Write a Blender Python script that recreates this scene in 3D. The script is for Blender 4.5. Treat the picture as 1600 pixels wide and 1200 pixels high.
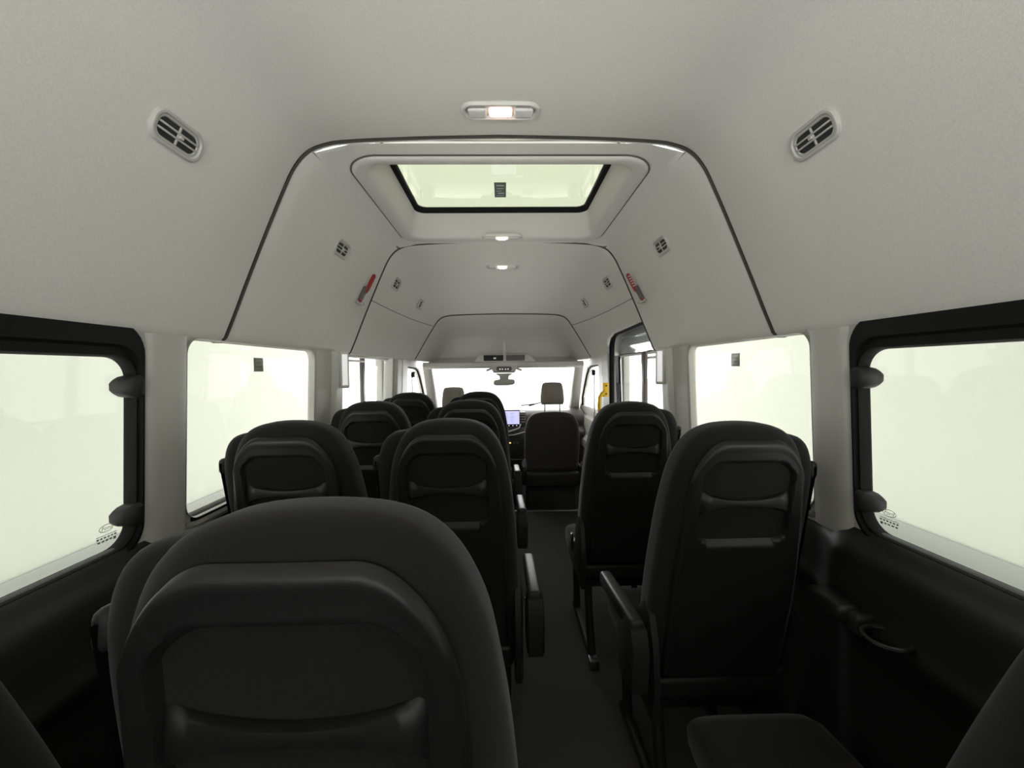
import bpy, bmesh, math, random
from mathutils import Vector, Matrix
PI = math.pi
C = bpy.context.scene.collection
for o in list(bpy.data.objects):
    bpy.data.objects.remove(o, do_unlink=True)
scn = bpy.context.scene

# ------------------------------------------------------------------ camera
CAMZ = 1.30
cam_d = bpy.data.cameras.new('camera'); cam_d.sensor_width = 36; cam_d.lens = 36*640/1600
cam_d.clip_start = 0.01; cam_d.clip_end = 200
cam = bpy.data.objects.new('camera', cam_d); C.objects.link(cam)
cam.matrix_world = (Matrix.Translation((0, 0, CAMZ)) @ Matrix.Rotation(math.radians(-1.16), 4, 'Z')
                    @ Matrix.Rotation(math.radians(90-1.97), 4, 'X') @ Matrix.Rotation(math.radians(-0.65), 4, 'Z'))
scn.camera = cam
# ------------------------------------------------------------------ world + exposure
w = bpy.data.worlds.new('studio_sky'); scn.world = w; w.use_nodes = True
bg = w.node_tree.nodes['Background']
bg.inputs[0].default_value = (1.0, 1.0, 0.97, 1); bg.inputs[1].default_value = 2.3
def area(name, loc, rot, sx, sy, power, spread=180, col=(1, 1, 1)):
    l = bpy.data.lights.new(name, 'AREA'); l.shape = 'RECTANGLE'; l.size = sx; l.size_y = sy; l.energy = power; l.spread = math.radians(spread); l.color = col
    o = bpy.data.objects.new(name, l); C.objects.link(o); o.location = loc; o.rotation_euler = [math.radians(a) for a in rot]; return o
# area lights added to brighten the interior: beside, ahead of and behind the van
area('added_strip_fill', (-2.6, 3.5, 5.2), (0, 0, 0), 2.6, 15, 250, 44)  # added overhead fill, bounced off the floor up to the roof lining
area('added_strip_fill', (2.6, 3.5, 5.2), (0, 0, 0), 2.6, 15, 250, 44)
area('added_area_light', (0, 15, 2.0), (-90, 0, 0), 7, 6.0, 1300, 130)  # added ahead to whiten the windscreen view and light the cab lining
area('added_area_light', (0, -4.2, .15), (90, 0, 0), 7, 1.7, 390, 170)  # added unseen fill behind the camera, lifts the dim rear lining
scn.view_settings.view_transform = 'Standard'; scn.view_settings.look = 'None'
scn.view_settings.exposure = 0.12; scn.view_settings.gamma = 1.0
scn.view_settings.use_curve_mapping = False

# ------------------------------------------------------------------ materials
def mat(name, col, rough=0.6, metal=0.0, spec=0.5, bump=None, sheen=0.0, emit=None, estr=0.0, mottle=0.0, coat=0.0):
    m = bpy.data.materials.new(name); m.use_nodes = True
    nt = m.node_tree; p = nt.nodes['Principled BSDF']
    p.inputs['Base Color'].default_value = (*col, 1)
    p.inputs['Roughness'].default_value = rough; p.inputs['Metallic'].default_value = metal
    p.inputs['Specular IOR Level'].default_value = spec
    if sheen:
        p.inputs['Sheen Weight'].default_value = sheen; p.inputs['Sheen Roughness'].default_value = 0.45
    if coat:
        p.inputs['Coat Weight'].default_value = coat; p.inputs['Coat Roughness'].default_value = 0.08
    if emit:
        p.inputs['Emission Color'].default_value = (*emit, 1); p.inputs['Emission Strength'].default_value = estr
    if bump or mottle:
        tc = nt.nodes.new('ShaderNodeTexCoord')
    if bump:
        sc, st, dist = bump
        n = nt.nodes.new('ShaderNodeTexNoise'); n.inputs['Scale'].default_value = sc; n.inputs['Detail'].default_value = 3
        b = nt.nodes.new('ShaderNodeBump'); b.inputs['Strength'].default_value = st; b.inputs['Distance'].default_value = dist
        nt.links.new(tc.outputs['Object'], n.inputs['Vector'])
        nt.links.new(n.outputs['Fac'], b.inputs['Height']); nt.links.new(b.outputs['Normal'], p.inputs['Normal'])
    if mottle:
        n2 = nt.nodes.new('ShaderNodeTexNoise'); n2.inputs['Scale'].default_value = 260; n2.inputs['Detail'].default_value = 2
        r = nt.nodes.new('ShaderNodeMapRange'); r.inputs['To Min'].default_value = 1-mottle; r.inputs['To Max'].default_value = 1+mottle
        mx = nt.nodes.new('ShaderNodeVectorMath'); mx.operation = 'SCALE'; mx.inputs[0].default_value = col
        nt.links.new(tc.outputs['Object'], n2.inputs['Vector']); nt.links.new(n2.outputs['Fac'], r.inputs['Value'])
        nt.links.new(r.outputs['Result'], mx.inputs['Scale']); nt.links.new(mx.outputs['Vector'], p.inputs['Base Color'])
    return m
def glass(name, tint, gloss=0.06):
    m = bpy.data.materials.new(name); m.use_nodes = True; nt = m.node_tree
    for n in list(nt.nodes): nt.nodes.remove(n)
    o = nt.nodes.new('ShaderNodeOutputMaterial'); t = nt.nodes.new('ShaderNodeBsdfTransparent')
    g = nt.nodes.new('ShaderNodeBsdfGlossy'); mx = nt.nodes.new('ShaderNodeMixShader'); lw = nt.nodes.new('ShaderNodeLayerWeight')
    lw.inputs['Blend'].default_value = .5
    pw = nt.nodes.new('ShaderNodeMath'); pw.operation = 'POWER'; pw.inputs[1].default_value = 5
    fr = nt.nodes.new('ShaderNodeMapRange'); fr.inputs['To Min'].default_value = .035; fr.inputs['To Max'].default_value = .95
    nt.links.new(lw.outputs['Facing'], pw.inputs[0]); nt.links.new(pw.outputs[0], fr.inputs['Value'])
    t.inputs[0].default_value = (*tint, 1); g.inputs['Roughness'].default_value = 0.0
    nt.links.new(fr.outputs[0], mx.inputs[0])
    nt.links.new(t.outputs[0], mx.inputs[1]); nt.links.new(g.outputs[0], mx.inputs[2])
    nt.links.new(mx.outputs[0], o.inputs[0])
    return m
M = dict(
    liner=mat('headliner_fabric', (.80, .782, .745), .95, spec=.1, bump=(900, .25, .002), mottle=.10),
    trim=mat('grey_trim_plastic', (.54, .53, .50), .6, spec=.35, bump=(700, .1, .001)),
    ltrim=mat('pale_trim_plastic', (.68, .66, .63), .55, spec=.35),
    dark=mat('black_moulded_plastic', (.018, .0175, .018), .5, spec=.35, bump=(500, .15, .001)),
    panel=mat('seat_shell_plastic', (.014, .014, .0145), .42, spec=.42, bump=(600, .12, .001)),
    fabric=mat('black_seat_cloth', (.017, .017, .0165), .95, spec=.1, sheen=.15, bump=(1200, .3, .001), mottle=.15),
    fabric2=mat('front_seat_cloth', (.055, .053, .052), .95, spec=.15, sheen=.25, bump=(1000, .3, .001), mottle=.12),
    glarecloth=mat('headrest_cloth_bloom', (.36, .325, .29), .9, spec=.2, sheen=.3),  # cloth lightened to stand in for windscreen bloom on the headrests
    floor=mat('floor_vinyl', (.055, .054, .052), .75, spec=.2, bump=(300, .15, .001), mottle=.12),
    rubber=mat('black_rubber', (.006, .006, .006), .8, spec=.2),
    chrome=mat('bright_metal', (.7, .7, .7), .25, metal=1),
    steel=mat('dull_steel', (.35, .35, .36), .4, metal=1),
    vent=mat('vent_plastic', (.55, .54, .51), .4, spec=.5),
    ventdark=mat('vent_dark_slot', (.03, .03, .03), .7),
    lampring=mat('lamp_housing_plastic', (.62, .61, .58), .4),
    lens=mat('lamp_side_lens', (.75, .74, .72), .25),
    glow=mat('lamp_glow', (1, .9, .85), .4, emit=(1, .74, .62), estr=1.2),
    bulb=mat('lamp_bulb', (1, .9, .8), .4, emit=(1, .66, .5), estr=20),
    red=mat('red_plastic', (.30, .012, .02), .4),
    grip=mat('hammer_holder_plastic', (.12, .10, .10), .45),
    yellow=mat('yellow_paint', (.85, .50, .01), .35),
    paint=mat('silver_white_paint', (.60, .64, .66), .3, coat=.6),
    white=mat('white_plastic', (.82, .82, .84), .4),
    strip=mat('lamp_strip_lens', (.85, .85, .87), .4, emit=(1, 1, 1), estr=.45),
    anchor=mat('dark_steel', (.25, .25, .25), .4, metal=1),
    seamshade=mat('seam_shade_grey', (.06, .056, .05), .8),
    framedark=mat('matt_black_window_trim', (.010, .010, .010), .7, spec=.12),
    screen=mat('screen_glass', (.2, .2, .3), .3, emit=(.62, .62, .98), estr=.95),
    screentext=mat('screen_dim_text', (.2, .2, .3), .3, emit=(.40, .42, .66), estr=.8),
    amber=mat('amber_indicator', (.8, .5, .1), .4, emit=(1, .75, .2), estr=1.5),
    ledmark=mat('button_symbol', (.8, .8, .8), .4, emit=(1, 1, 1), estr=.8),
    sticker=mat('sticker_green_grey', (.10, .13, .11), .5),
    stickergrey=mat('sticker_grey', (.28, .27, .24), .5),
    stickerlight=mat('sticker_light_print', (.45, .47, .43), .5),
    etch=mat('glass_etching', (.42, .44, .40), .6),
    studio=mat('studio_white_wall', (.375, .388, .352), .9, spec=.1),
    skirt=mat('studio_skirting', (.19, .197, .185), .8),
    ground=mat('studio_floor', (.77, .75, .72), .8),
    g_side=glass('tinted_side_glass', (.88, .89, .86)),
    g_clear=glass('clear_front_glass', (.97, .98, .97)),
    g_roof=glass('tinted_roof_glass', (.60, .62, .535)),
)

# ------------------------------------------------------------------ helpers
def mesh_obj(name, verts, faces, m, parent=None, smooth=40, mats=None, fmat=None):
    me = bpy.data.meshes.new(name); me.from_pydata([tuple(v) for v in verts], [], faces)
    bm = bmesh.new(); bm.from_mesh(me)
    bmesh.ops.remove_doubles(bm, verts=bm.verts, dist=1e-6)
    bmesh.ops.recalc_face_normals(bm, faces=bm.faces)
    bm.to_mesh(me); bm.free()
    return link_mesh(name, me, m, parent, smooth)
def link_mesh(name, me, m, parent=None, smooth=40):
    o = bpy.data.objects.new(name, me); C.objects.link(o)
    me.materials.append(m)
    if smooth:
        me.polygons.foreach_set('use_smooth', [True]*len(me.polygons))
        me.set_sharp_from_angle(angle=math.radians(smooth))
    if parent: o.parent = parent
    return o
class MB:
    def __init__(s): s.v = []; s.f = []
    def add(s, v, f):
        b = len(s.v); s.v += [Vector(p) for p in v]; s.f += [tuple(i+b for i in q) for q in f]; return s
    def grid(s, rows, closed=False):
        n = len(rows[0]); v = [p for r in rows for p in r]; f = []
        for i in range(len(rows)-1):
            for j in range(n if closed else n-1):
                k = (j+1) % n
                f.append((i*n+j, i*n+k, (i+1)*n+k, (i+1)*n+j))
        return s.add(v, f)
    def ngon(s, pts): return s.add(pts, [tuple(range(len(pts)))])
    def box(s, c, d, r=0.004, seg=2, rot=None):
        bm = bmesh.new(); bmesh.ops.create_cube(bm, size=1)
        for v in bm.verts: v.co = Vector((v.co.x*d[0], v.co.y*d[1], v.co.z*d[2]))
        if r > 0:
            bmesh.ops.bevel(bm, geom=bm.edges[:], offset=min(r, min(d)*.49), segments=seg, profile=.5, affect='EDGES')
        R = rot if rot is not None else Matrix.Identity(3)
        vs = [R @ v.co + Vector(c) for v in bm.verts]; bm.verts.index_update()
        fs = [[v.index for v in f.verts] for f in bm.faces]; bm.free()
        return s.add(vs, fs)
    def tube(s, path, r, n=10, caps=True):
        path = [Vector(p) for p in path]; rows = []; up = None
        for i, p in enumerate(path):
            t = (path[min(i+1, len(path)-1)]-path[max(i-1, 0)]).normalized()
            if up is None:
                a = Vector((0, 0, 1)) if abs(t.z) < .9 else Vector((1, 0, 0)); up = (a-t*a.dot(t)).normalized()
            else: up = (up-t*up.dot(t)).normalized()
            b = t.cross(up); rr = r[i] if isinstance(r, (list, tuple)) else r
            rows.append([p+(up*math.cos(2*PI*k/n)+b*math.sin(2*PI*k/n))*rr for k in range(n)])
        s.grid(rows, True)
        if caps: s.ngon(rows[0]); s.ngon(rows[-1][::-1])
        return s
    def build(s, name, m, parent=None, smooth=40): return mesh_obj(name, s.v, s.f, m, parent, smooth)
def tag(o, label=None, cat=None, group=None, kind=None):
    if label: o['label'] = label
    if cat: o['category'] = cat
    if group: o['group'] = group
    if kind: o['kind'] = kind
    return o
def empty(name, loc=(0, 0, 0), label=None, cat=None, group=None):
    o = bpy.data.objects.new(name, None); C.objects.link(o); o.location = loc; o.empty_display_size = .05
    return tag(o, label, cat, group)
def struct(o): o['kind'] = 'structure'; return o
def copy_tree(o, parent=None):
    c = o.copy(); C.objects.link(c)
    if parent: c.parent = parent
    for ch in [x for x in bpy.data.objects if x.parent == o]: copy_tree(ch, c)
    return c
def rrect(x0, x1, y0, y1, r, n=8):
    pts = []
    for cx, cy, a in ((x1-r, y1-r, 0), (x0+r, y1-r, 90), (x0+r, y0+r, 180), (x1-r, y0+r, 270)):
        for k in range(n+1):
            t = math.radians(a+90*k/n); pts.append((cx+r*math.cos(t), cy+r*math.sin(t)))
    return pts
def box_ring(x0, x1, y0, y1, pts):
    """points of rectangle matched to a rounded rect's points (corner spans map to the rectangle corner edges)"""
    out = []
    cx, cy = (x0+x1)/2, (y0+y1)/2
    px0, px1 = min(p[0] for p in pts), max(p[0] for p in pts); py0, py1 = min(p[1] for p in pts), max(p[1] for p in pts)
    n = len(pts)//4
    for i, (x, y) in enumerate(pts):
        q, k = i//n, i % n
        t = k/(n-1)
        # corners: walk the rectangle so that middle of the corner arc hits the rectangle's corner
        if q == 0: X, Y = (x1, y) if t < .5 else (x, y1)
        elif q == 1: X, Y = (x, y1) if t < .5 else (x0, y)
        elif q == 2: X, Y = (x0, y) if t < .5 else (x, y0)
        else: X, Y = (x, y0) if t < .5 else (x1, y)
        if abs(t-.5) < 1e-6: X, Y = (x1 if q in (0, 3) else x0), (y1 if q in (0, 1) else y0)
        out.append((X, Y))
    return out
def crom(pts, n):
    """Catmull-Rom through points, n samples per span"""
    P = [Vector(p) for p in pts]; P = [P[0]*2-P[1]]+P+[P[-1]*2-P[-2]]; out = []
    for i in range(1, len(P)-2):
        for k in range(n):
            t = k/n; a, b, c, d = P[i-1:i+3]
            out.append(.5*((2*b)+(c-a)*t+(2*a-5*b+4*c-d)*t*t+(3*b-a-3*c+d)*t**3))
    out.append(P[-2]); return out
def sm(a, b, x):
    t = min(1, max(0, (x-a)/(b-a))); return t*t*(3-2*t)
def lerp_tab(tab, x):
    if x <= tab[0][0]: return tab[0][1]
    for (a, va), (b, vb) in zip(tab, tab[1:]):
        if x <= b: return va+(vb-va)*(x-a)/(b-a)
    return tab[-1][1]

# ================================================================== OUTSIDE THE VAN: the studio
def bxo(name, c, d, m, r=0.01): return struct(MB().box(c, d, r).build(name, m))
bxo('ground', (0, 3, -.78), (40, 40, .1), M['ground'])
bxo('wall_left_outside', (-4.5, 2, 2.2), (.2, 16, 6), M['studio'])
bxo('wall_right_outside', (4.7, 2, 2.2), (.2, 16, 6), M['studio'])
bxo('baseboard_left_outside', (-4.39, 2, -.62), (.03, 16, .22), M['skirt'])
bxo('baseboard_right_outside', (4.59, 2, -.62), (.03, 16, .22), M['skirt'])

# ================================================================== ROOF LINING
P0 = [(.83, 1.405), (.80, 1.475), (.762, 1.568), (.70, 1.715), (.647, 1.835), (.612, 1.905), (.572, 1.950), (.52, 1.972), (.45, 1.982), (.25, 1.991), (0, 1.996)]
HALF = [tuple(v) for v in crom([(x, z, 0) for x, z in P0], 6)]
HALF = [(a, b) for a, b, _ in HALF]
LIP = [(.925, 1.425), (.90, 1.405), (.87, 1.392), (.845, 1.392)]
def offset_prof(pr, d):
    out = []
    for i, (x, z) in enumerate(pr):
        a = pr[max(i-1, 0)]; b = pr[min(i+1, len(pr)-1)]
        tx, tz = b[0]-a[0], b[1]-a[1]; L = math.hypot(tx, tz) or 1
        out.append((x+tz/L*d, z-tx/L*d))
    out[-1] = (0, pr[-1][1]+d); return out
def full(half): return [(-x, z) for x, z in half] + [(x, z) for x, z in half[::-1][1:]]
BASE = LIP+HALF
def curl(y0, y1, c0=True, c1=True, d=.022):
    st = []
    if c0: st += [(y0, d), (y0, .005), (y0+.003, .0015), (y0+.008, 0)]
    else: st += [(y0, 0)]
    n = 10
    st += [(y0+(y1-y0)*(k/n), 0) for k in range(1, n)]
    if c1: st += [(y1-.008, 0), (y1-.003, .0015), (y1, .005), (y1, d)]
    else: st += [(y1, 0)]
    return st
SEAM1, SEAM2 = 1.243, 2.245
mb = MB()
mb.grid([[(x, y, z) for x, z in full(offset_prof(BASE, d))] for y, d in curl(-1.0, SEAM1, False, True)])
struct(mb.build('ceiling', M['liner']))
# closing strips behind the seams
for ys in (SEAM1, SEAM2):
    mb = MB(); pr = full(offset_prof(BASE, .020))
    mb.grid([[(x, y, z) for x, z in pr] for y in (ys-.03, ys+.05)])
    mb.tube([(x, ys+.008, z) for x, z in full(offset_prof(BASE, .0045))], .0065, 6, False)  # dark tube puts the shade of the open seam into colour
    struct(mb.build('trim_1', M['seamshade']))
# middle lining with the skylight hole
mb = MB()
def zc(x):
    x = abs(x)
    for (xa, za), (xb, zb) in zip(HALF, HALF[1:]):
        if xb <= x <= xa: return za+(zb-za)*(xa-x)/(xa-xb+1e-9)
    return HALF[-1][1]
XB = .56
side = LIP+[p for p in HALF if p[0] > XB]; side = side+[(XB, zc(XB))]
for sg in (-1, 1):
    mb.grid([[(sg*x, y, z) for x, z in offset_prof(side+[(XB-.02, zc(XB-.02))], d)[:-1]] for y, d in curl(SEAM1+.012, SEAM2, True, True)])
SK = (-.50, .50, 1.335, 2.175)
rr = rrect(*SK, .10, 10)
def ring_z(pts, dz=0): return [(x, y, zc(x)+dz) for x, y in pts]
Y0, Y1 = SEAM1+.020, SEAM2-.008
outer = box_ring(-XB, XB, Y0, Y1, rr)
rings = []
for k in range(5):
    t = k/4; rings.append(ring_z([(a[0]+(b[0]-a[0])*t, a[1]+(b[1]-a[1])*t) for a, b in zip(outer, rr)]))
mb.grid([[*r] for r in rings], True)
xs = [(-XB+2*XB*k/40) for k in range(41)]
for sgn, ye in ((1, Y1), (-1, Y0)):
    def nz(x):
        g = (zc(x+.004)-zc(x-.004))/.008; L = math.hypot(1, g); return -g/L, 1/L
    mb.grid([[(x+nz(x)[0]*dz, ye+sgn*dy, zc(x)+nz(x)[1]*dz) for x in xs] for dy, dz in ((0, 0), (.005, .0015), (.008, .005), (.008, .022))])
struct(mb.build('ceiling', M['liner']))
# front lining
SZ = [(2.25, 1), (2.55, .995), (2.8, .97), (3.05, .91), (3.3, .81), (3.45, .735), (3.6, .65), (3.75, .64), (3.95, .60), (4.12, .53), (4.24, .42), (4.31, .28), (4.35, .12), (4.36, .0)]
SX = [(2.25, 1), (2.7, .99), (3.1, .97), (3.6, .925), (3.9, .91), (4.36, .89)]
ZB = 1.40
def sect(y):
    sx, sz = lerp_tab(SX, y), lerp_tab(SZ, y)
    return [(x*sx, ZB+(z-ZB)*sz if z > ZB else z) for x, z in HALF]
def resample(pr, n):
    L = [0]
    for a, b in zip(pr, pr[1:]): L.append(L[-1]+math.hypot(b[0]-a[0], b[1]-a[1]))
    out = []; j = 0
    for k in range(n):
        s = L[-1]*k/(n-1)
        while j < len(L)-2 and L[j+1] < s: j += 1
        t = (s-L[j])/(L[j+1]-L[j]+1e-12)
        out.append((pr[j][0]+(pr[j+1][0]-pr[j][0])*t, pr[j][1]+(pr[j+1][1]-pr[j][1])*t))
    return out
def cutfrom(pr, zcut):
    if zcut <= pr[0][1]: return pr
    for i in range(len(pr)-1):
        if pr[i+1][1] > zcut:
            t = (zcut-pr[i][1])/(pr[i+1][1]-pr[i][1]+1e-12)
            p = (pr[i][0]+(pr[i+1][0]-pr[i][0])*t, zcut)
            return [p]+pr[i+1:]
    return pr
DOORZ = [(2.20, 1.575), (2.85, 1.555), (2.96, 1.535), (3.03, 1.50), (3.07, 1.45), (3.09, 1.405)]
def dense(y0, y1, n): return [y0+(y1-y0)*k/n for k in range(n+1)]
YS = dense(SEAM2+.022, 3.585, 44)
def half_sec(y, right):
    pr = sect(y)
    if right: pr = cutfrom(pr, lerp_tab(DOORZ, y))
    return resample(pr, 50)
def seamless(yl, name, cfirst, clast):
    mbl = MB()
    for sg in (-1, 1):
        rows = []
        for i, y in enumerate(yl):
            h = half_sec(y, sg > 0)
            x0, z0 = h[0]
            lip = [(.93, z0+.02), (.90, z0+.0), (x0+.012, z0-.012), (x0+.004, z0-.008)] if x0 < .89 else []
            pr = lip+h
            rows.append((y, pr))
        st = []
        for i, (y, pr) in enumerate(rows):
            if i == 0 and cfirst:
                for dy, d in ((-.000, .022), (0, .005), (.003, .0015)): st.append([(sg*x, y+dy, z) for x, z in offset_prof(pr, d)])
                st.append([(sg*x, y+.010, z) for x, z in pr]); continue
            if i == len(rows)-1 and clast:
                st.append([(sg*x, y-.010, z) for x, z in pr])
                for dy, d in ((-.003, .0015), (0, .005), (0, .022)): st.append([(sg*x, y+dy, z) for x, z in offset_prof(pr, d)])
                continue
            st.append([(sg*x, y, z) for x, z in pr])
        mbl.grid(st)
    return struct(mbl.build(name, M['liner']))
seamless(YS, 'ceiling', True, True)
seamless(dense(3.614, 4.36, 30), 'ceiling', True, False)
mb = MB()
for sg in (-1, 1):
    mb.grid([[(sg*x, y, z) for x, z in offset_prof(half_sec(y, sg > 0), .020)] for y in (3.57, 3.603, 3.64)])
hp = [half_sec(3.60, sg > 0) for sg in (-1, 1)]
mb.tube([(-x, 3.599, z) for x, z in offset_prof(hp[0], .008)]+[(x, 3.599, z) for x, z in offset_prof(hp[1], .008)[::-1][1:]], .009, 6, False)  # dark tube draws the shade inside this seam as well
struct(mb.build('trim_2', M['seamshade']))
# thin horizontal seam on the front side lining
for sg in (-1, 1):
    pts = []
    for y in dense(SEAM2+.012, 3.6, 30):
        pr = sect(y); zt = 1.686
        for a, b in zip(pr, pr[1:]):
            if a[1] <= zt <= b[1]:
                t = (zt-a[1])/(b[1]-a[1]+1e-12); pts.append((sg*(a[0]+(b[0]-a[0])*t+.0015), y, zt)); break
    struct(MB().tube(pts, .0028, 6).build('trim_3', M['grip']))

# ------------------------------------------------------------------ skylight
sky = empty('window_9'); struct(sky)
def sk_ring(x, y0, y1, r, z): return [(px, py, (zc(px) if z is None else z)) for px, py in rrect(-x, x, y0, y1, r, 10)]
mb = MB()
rows = []
for x, y0, y1, r, dz in ((.503, 1.332, 2.178, .10, .012), (.503, 1.332, 2.178, .10, -.004), (.499, 1.336, 2.174, .098, -.009), (.490, 1.345, 2.165, .092, -.011),
                         (.462, 1.372, 2.135, .078, -.010), (.452, 1.380, 2.125, .07, -.004), (.445, 1.386, 2.118, .066, .010)):
    rows.append([(px, py, zc(px)+dz) for px, py in rrect(-x, x, y0, y1, r, 10)])
rows.append(sk_ring(.425, 1.40, 2.06, .055, 2.045)); rows.append(sk_ring(.415, 1.405, 2.035, .05, 2.072))
mb.grid(rows, True); mb.build('skylight_frame', M['ltrim'], sky)
mb = MB(); mb.tube([(px, py, zc(px)-.0005) for px, py in rrect(-.506, .506, 1.329, 2.181, .102, 10)+[rrect(-.506, .506, 1.329, 2.181, .102, 10)[0]]], .0035, 6, False); mb.build('edge_shade_line', M['grip'], sky)  # thin dark tube draws the shadow line round the frame edge
mb = MB()
mb.grid([sk_ring(.420, 1.402, 2.042, .05, 2.070), sk_ring(.412, 1.41, 2.028, .045, 2.068), sk_ring(.398, 1.425, 2.006, .04, 2.072), sk_ring(.394, 1.43, 2.0, .04, 2.085)], True)
mb.build('skylight_seal', M['rubber'], sky)
mb = MB(); mb.grid([sk_ring(.43, 1.39, 2.05, .05, 2.078), sk_ring(.43, 1.39, 2.05, .05, 2.083)], True)
mb.ngon(sk_ring(.43, 1.39, 2.05, .05, 2.078)); mb.ngon(sk_ring(.43, 1.39, 2.05, .05, 2.083)); mb.build('pane', M['g_roof'], sky)
# bulge of the frame under the middle lamp
mb = MB(); rows = []
for k in range(25):
    t = k/24*2-1; x = t*.20; wv = .5+.5*math.cos(PI*t)
    rows.append([(x, 2.14, zc(x)-.009), (x, 2.165, zc(x)-.0125), (x, 2.172+.030*wv, zc(x)-.0125), (x, 2.178+.030*wv, zc(x)+.003)])
mb.grid(rows); mb.build('lamp_mount', M['ltrim'], sky)
st = empty('glass_sticker', (-.005, 1.80, 2.0775), 'dark green rectangular sticker on the roof skylight glass', 'sticker')
MB().box((0, 0, 0), (.050, .145, .001), 0).build('backing', M['sticker'], st)
mb = MB()
for k, (x, y, a, b) in enumerate(((0, -.045, .034, .012), (0, -.018, .030, .008), (-.006, .008, .022, .006), (.004, .03, .03, .014), (0, .055, .036, .006))):
    mb.box((x, y, -.0008), (a, b, .0006), 0)
mb.build('print', M['stickerlight'], st)

# ================================================================== SIDE WALLS
def xw(z): return .835+(1.40-z)*.045      # inner trim plane, the sides lean outward going down
def side_ring(sg, pts, dx): return [(sg*(xw(z)+dx), y, z) for y, z in pts]
def window(n, sg, y0, y1, z0, z1, r, frame_m, glass_m, bay, splay=.022, depth=.05, wallm='trim', top=.035):
    root = empty('window_%d' % n); struct(root)
    a = rrect(y0, y1, z0, z1, r, 8); b = rrect(y0-splay*.3, y1+splay*.3, z0-splay*.6, z1+splay, r+.012, 8); c = rrect(y0-.03, y1+.012, z0-.03, z1+top, r+.02, 8)
    mb = MB(); mb.grid([side_ring(sg, a, depth+.01), side_ring(sg, a, depth-.012), side_ring(sg, rrect(y0-.002, y1+.002, z0-.003, z1+.004, r+.002, 8), depth-.018),
                        side_ring(sg, b, .006), side_ring(sg, rrect(y0-.011, y1+.011, z0-.018, z1+.028, r+.018, 8), -.003), side_ring(sg, rrect(y0-.018, y1+.016, z0-.026, z1+top-.001, r+.02, 8), -.003), side_ring(sg, c, .004)], True)
    mb.build('window_frame', frame_m, root)
    g = rrect(y0-.01, y1+.01, z0-.01, z1+.01, r+.01, 8)
    mb = MB(); g1 = side_ring(sg, g, depth+.003); g2 = side_ring(sg, g, depth+.006)
    mb.grid([g1, g2], True); mb.ngon(g1); mb.ngon(g2)
    mb.build('pane', glass_m, root)
    if bay:
        ya, yb, za, zb = bay
        o = box_ring(ya, yb, za, zb, c)
        mb = MB(); mb.grid([side_ring(sg, c, .002), side_ring(sg, o, .002)], True)
        struct(mb.build('wall_left' if sg < 0 else 'wall_right', M[wallm]))
    return root
LATCH = {}
for sg, n0 in ((-1, 1), (1, 4)):
    wn = window(n0, sg, -.20, .958, .910, 1.338, .05, M['framedark'], M['g_side'], (-1.0, 1.03, .87, 1.47), depth=.022, top=.078)
    for zc_, up in ((1.272, 1), (.976, 0)):
        mb = MB(); rows = []
        for t, hw, hz, dx in ((0, .022, .026, -.012), (.014, .021, .025, -.012), (.024, .019, .022, -.008), (.032, .014, .016, -.002), (.037, .008, .010, .004)):
            y = .962-t
            rows.append([(sg*(xw(zc_)+.032+dx-.010+hw*a), y, zc_+hz*b) for a, b in ((-1, -.7), (-.7, -1), (.7, -1), (1, -.7), (1, .7), (.7, 1), (-.7, 1), (-1, .7))])
        mb.grid(rows, True); mb.ngon(rows[-1]); mb.ngon(rows[0]); mb.build('latch', M['dark'], wn)
    window(n0+1, sg, 1.10, 1.825, .905, 1.392, .045, M['trim'], M['g_side'], (1.03, 2.0, .87, 1.47), depth=.012, splay=.006)
# left slider window, wall up to the B pillar
def slider(n, sg, y0, y1, z0, z1, bay, ym):
    wn = window(n, sg, y0, y1, z0, z1, .04, M['ltrim'], M['g_clear'], bay)
    mb = MB()
    zm = (z0+z1)/2
    mb.box((sg*(xw(zm)+.042), ym, zm), (.02, .05, z1-z0), .004)
    mb.build('divider', M['grip'], wn)
    mb = MB(); mb.box((sg*(xw(z1)+.040), (y0+y1)/2, z1-.006), (.018, y1-y0, .014), .003); mb.box((sg*(xw(z1)+.040), (y0+ym)/2, z1-.032), (.012, ym-y0, .012), .003)
    mb.build('slide_rail', M['ltrim'], wn)
    return wn
slider(3, -1, 2.12, 3.10, .90, 1.395, (2.0, 3.16, .87, 1.47), 2.60)
# lower side panels
LOW = [(.905, .90), (.880, .912), (.860, .905), (.842, .880), (.826, .862), (.818, .840), (.815, .80), (.812, .745), (.805, .715), (.810, .695), (.835, .668), (.856, .62), (.866, .55), (.870, .3), (.872, .02), (.90, .0)]
LOWS = [(a, b) for a, b, _ in crom([(x, z, 0) for x, z in LOW], 3)]
for sg, y1 in ((-1, 3.16), (1, 2.14)):
    mb = MB(); mb.grid([[(sg*(x+sm(.97, 1.12, y)*.055*sm(.90, .86, z)*sm(0, .1, z)), y, z) for x, z in LOWS] for y in dense(-1.0, .96, 8)+dense(.975, 1.12, 9)+dense(1.2, y1, 8)])
    struct(mb.build('wall_left' if sg < 0 else 'wall_right', M['dark']))
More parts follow.
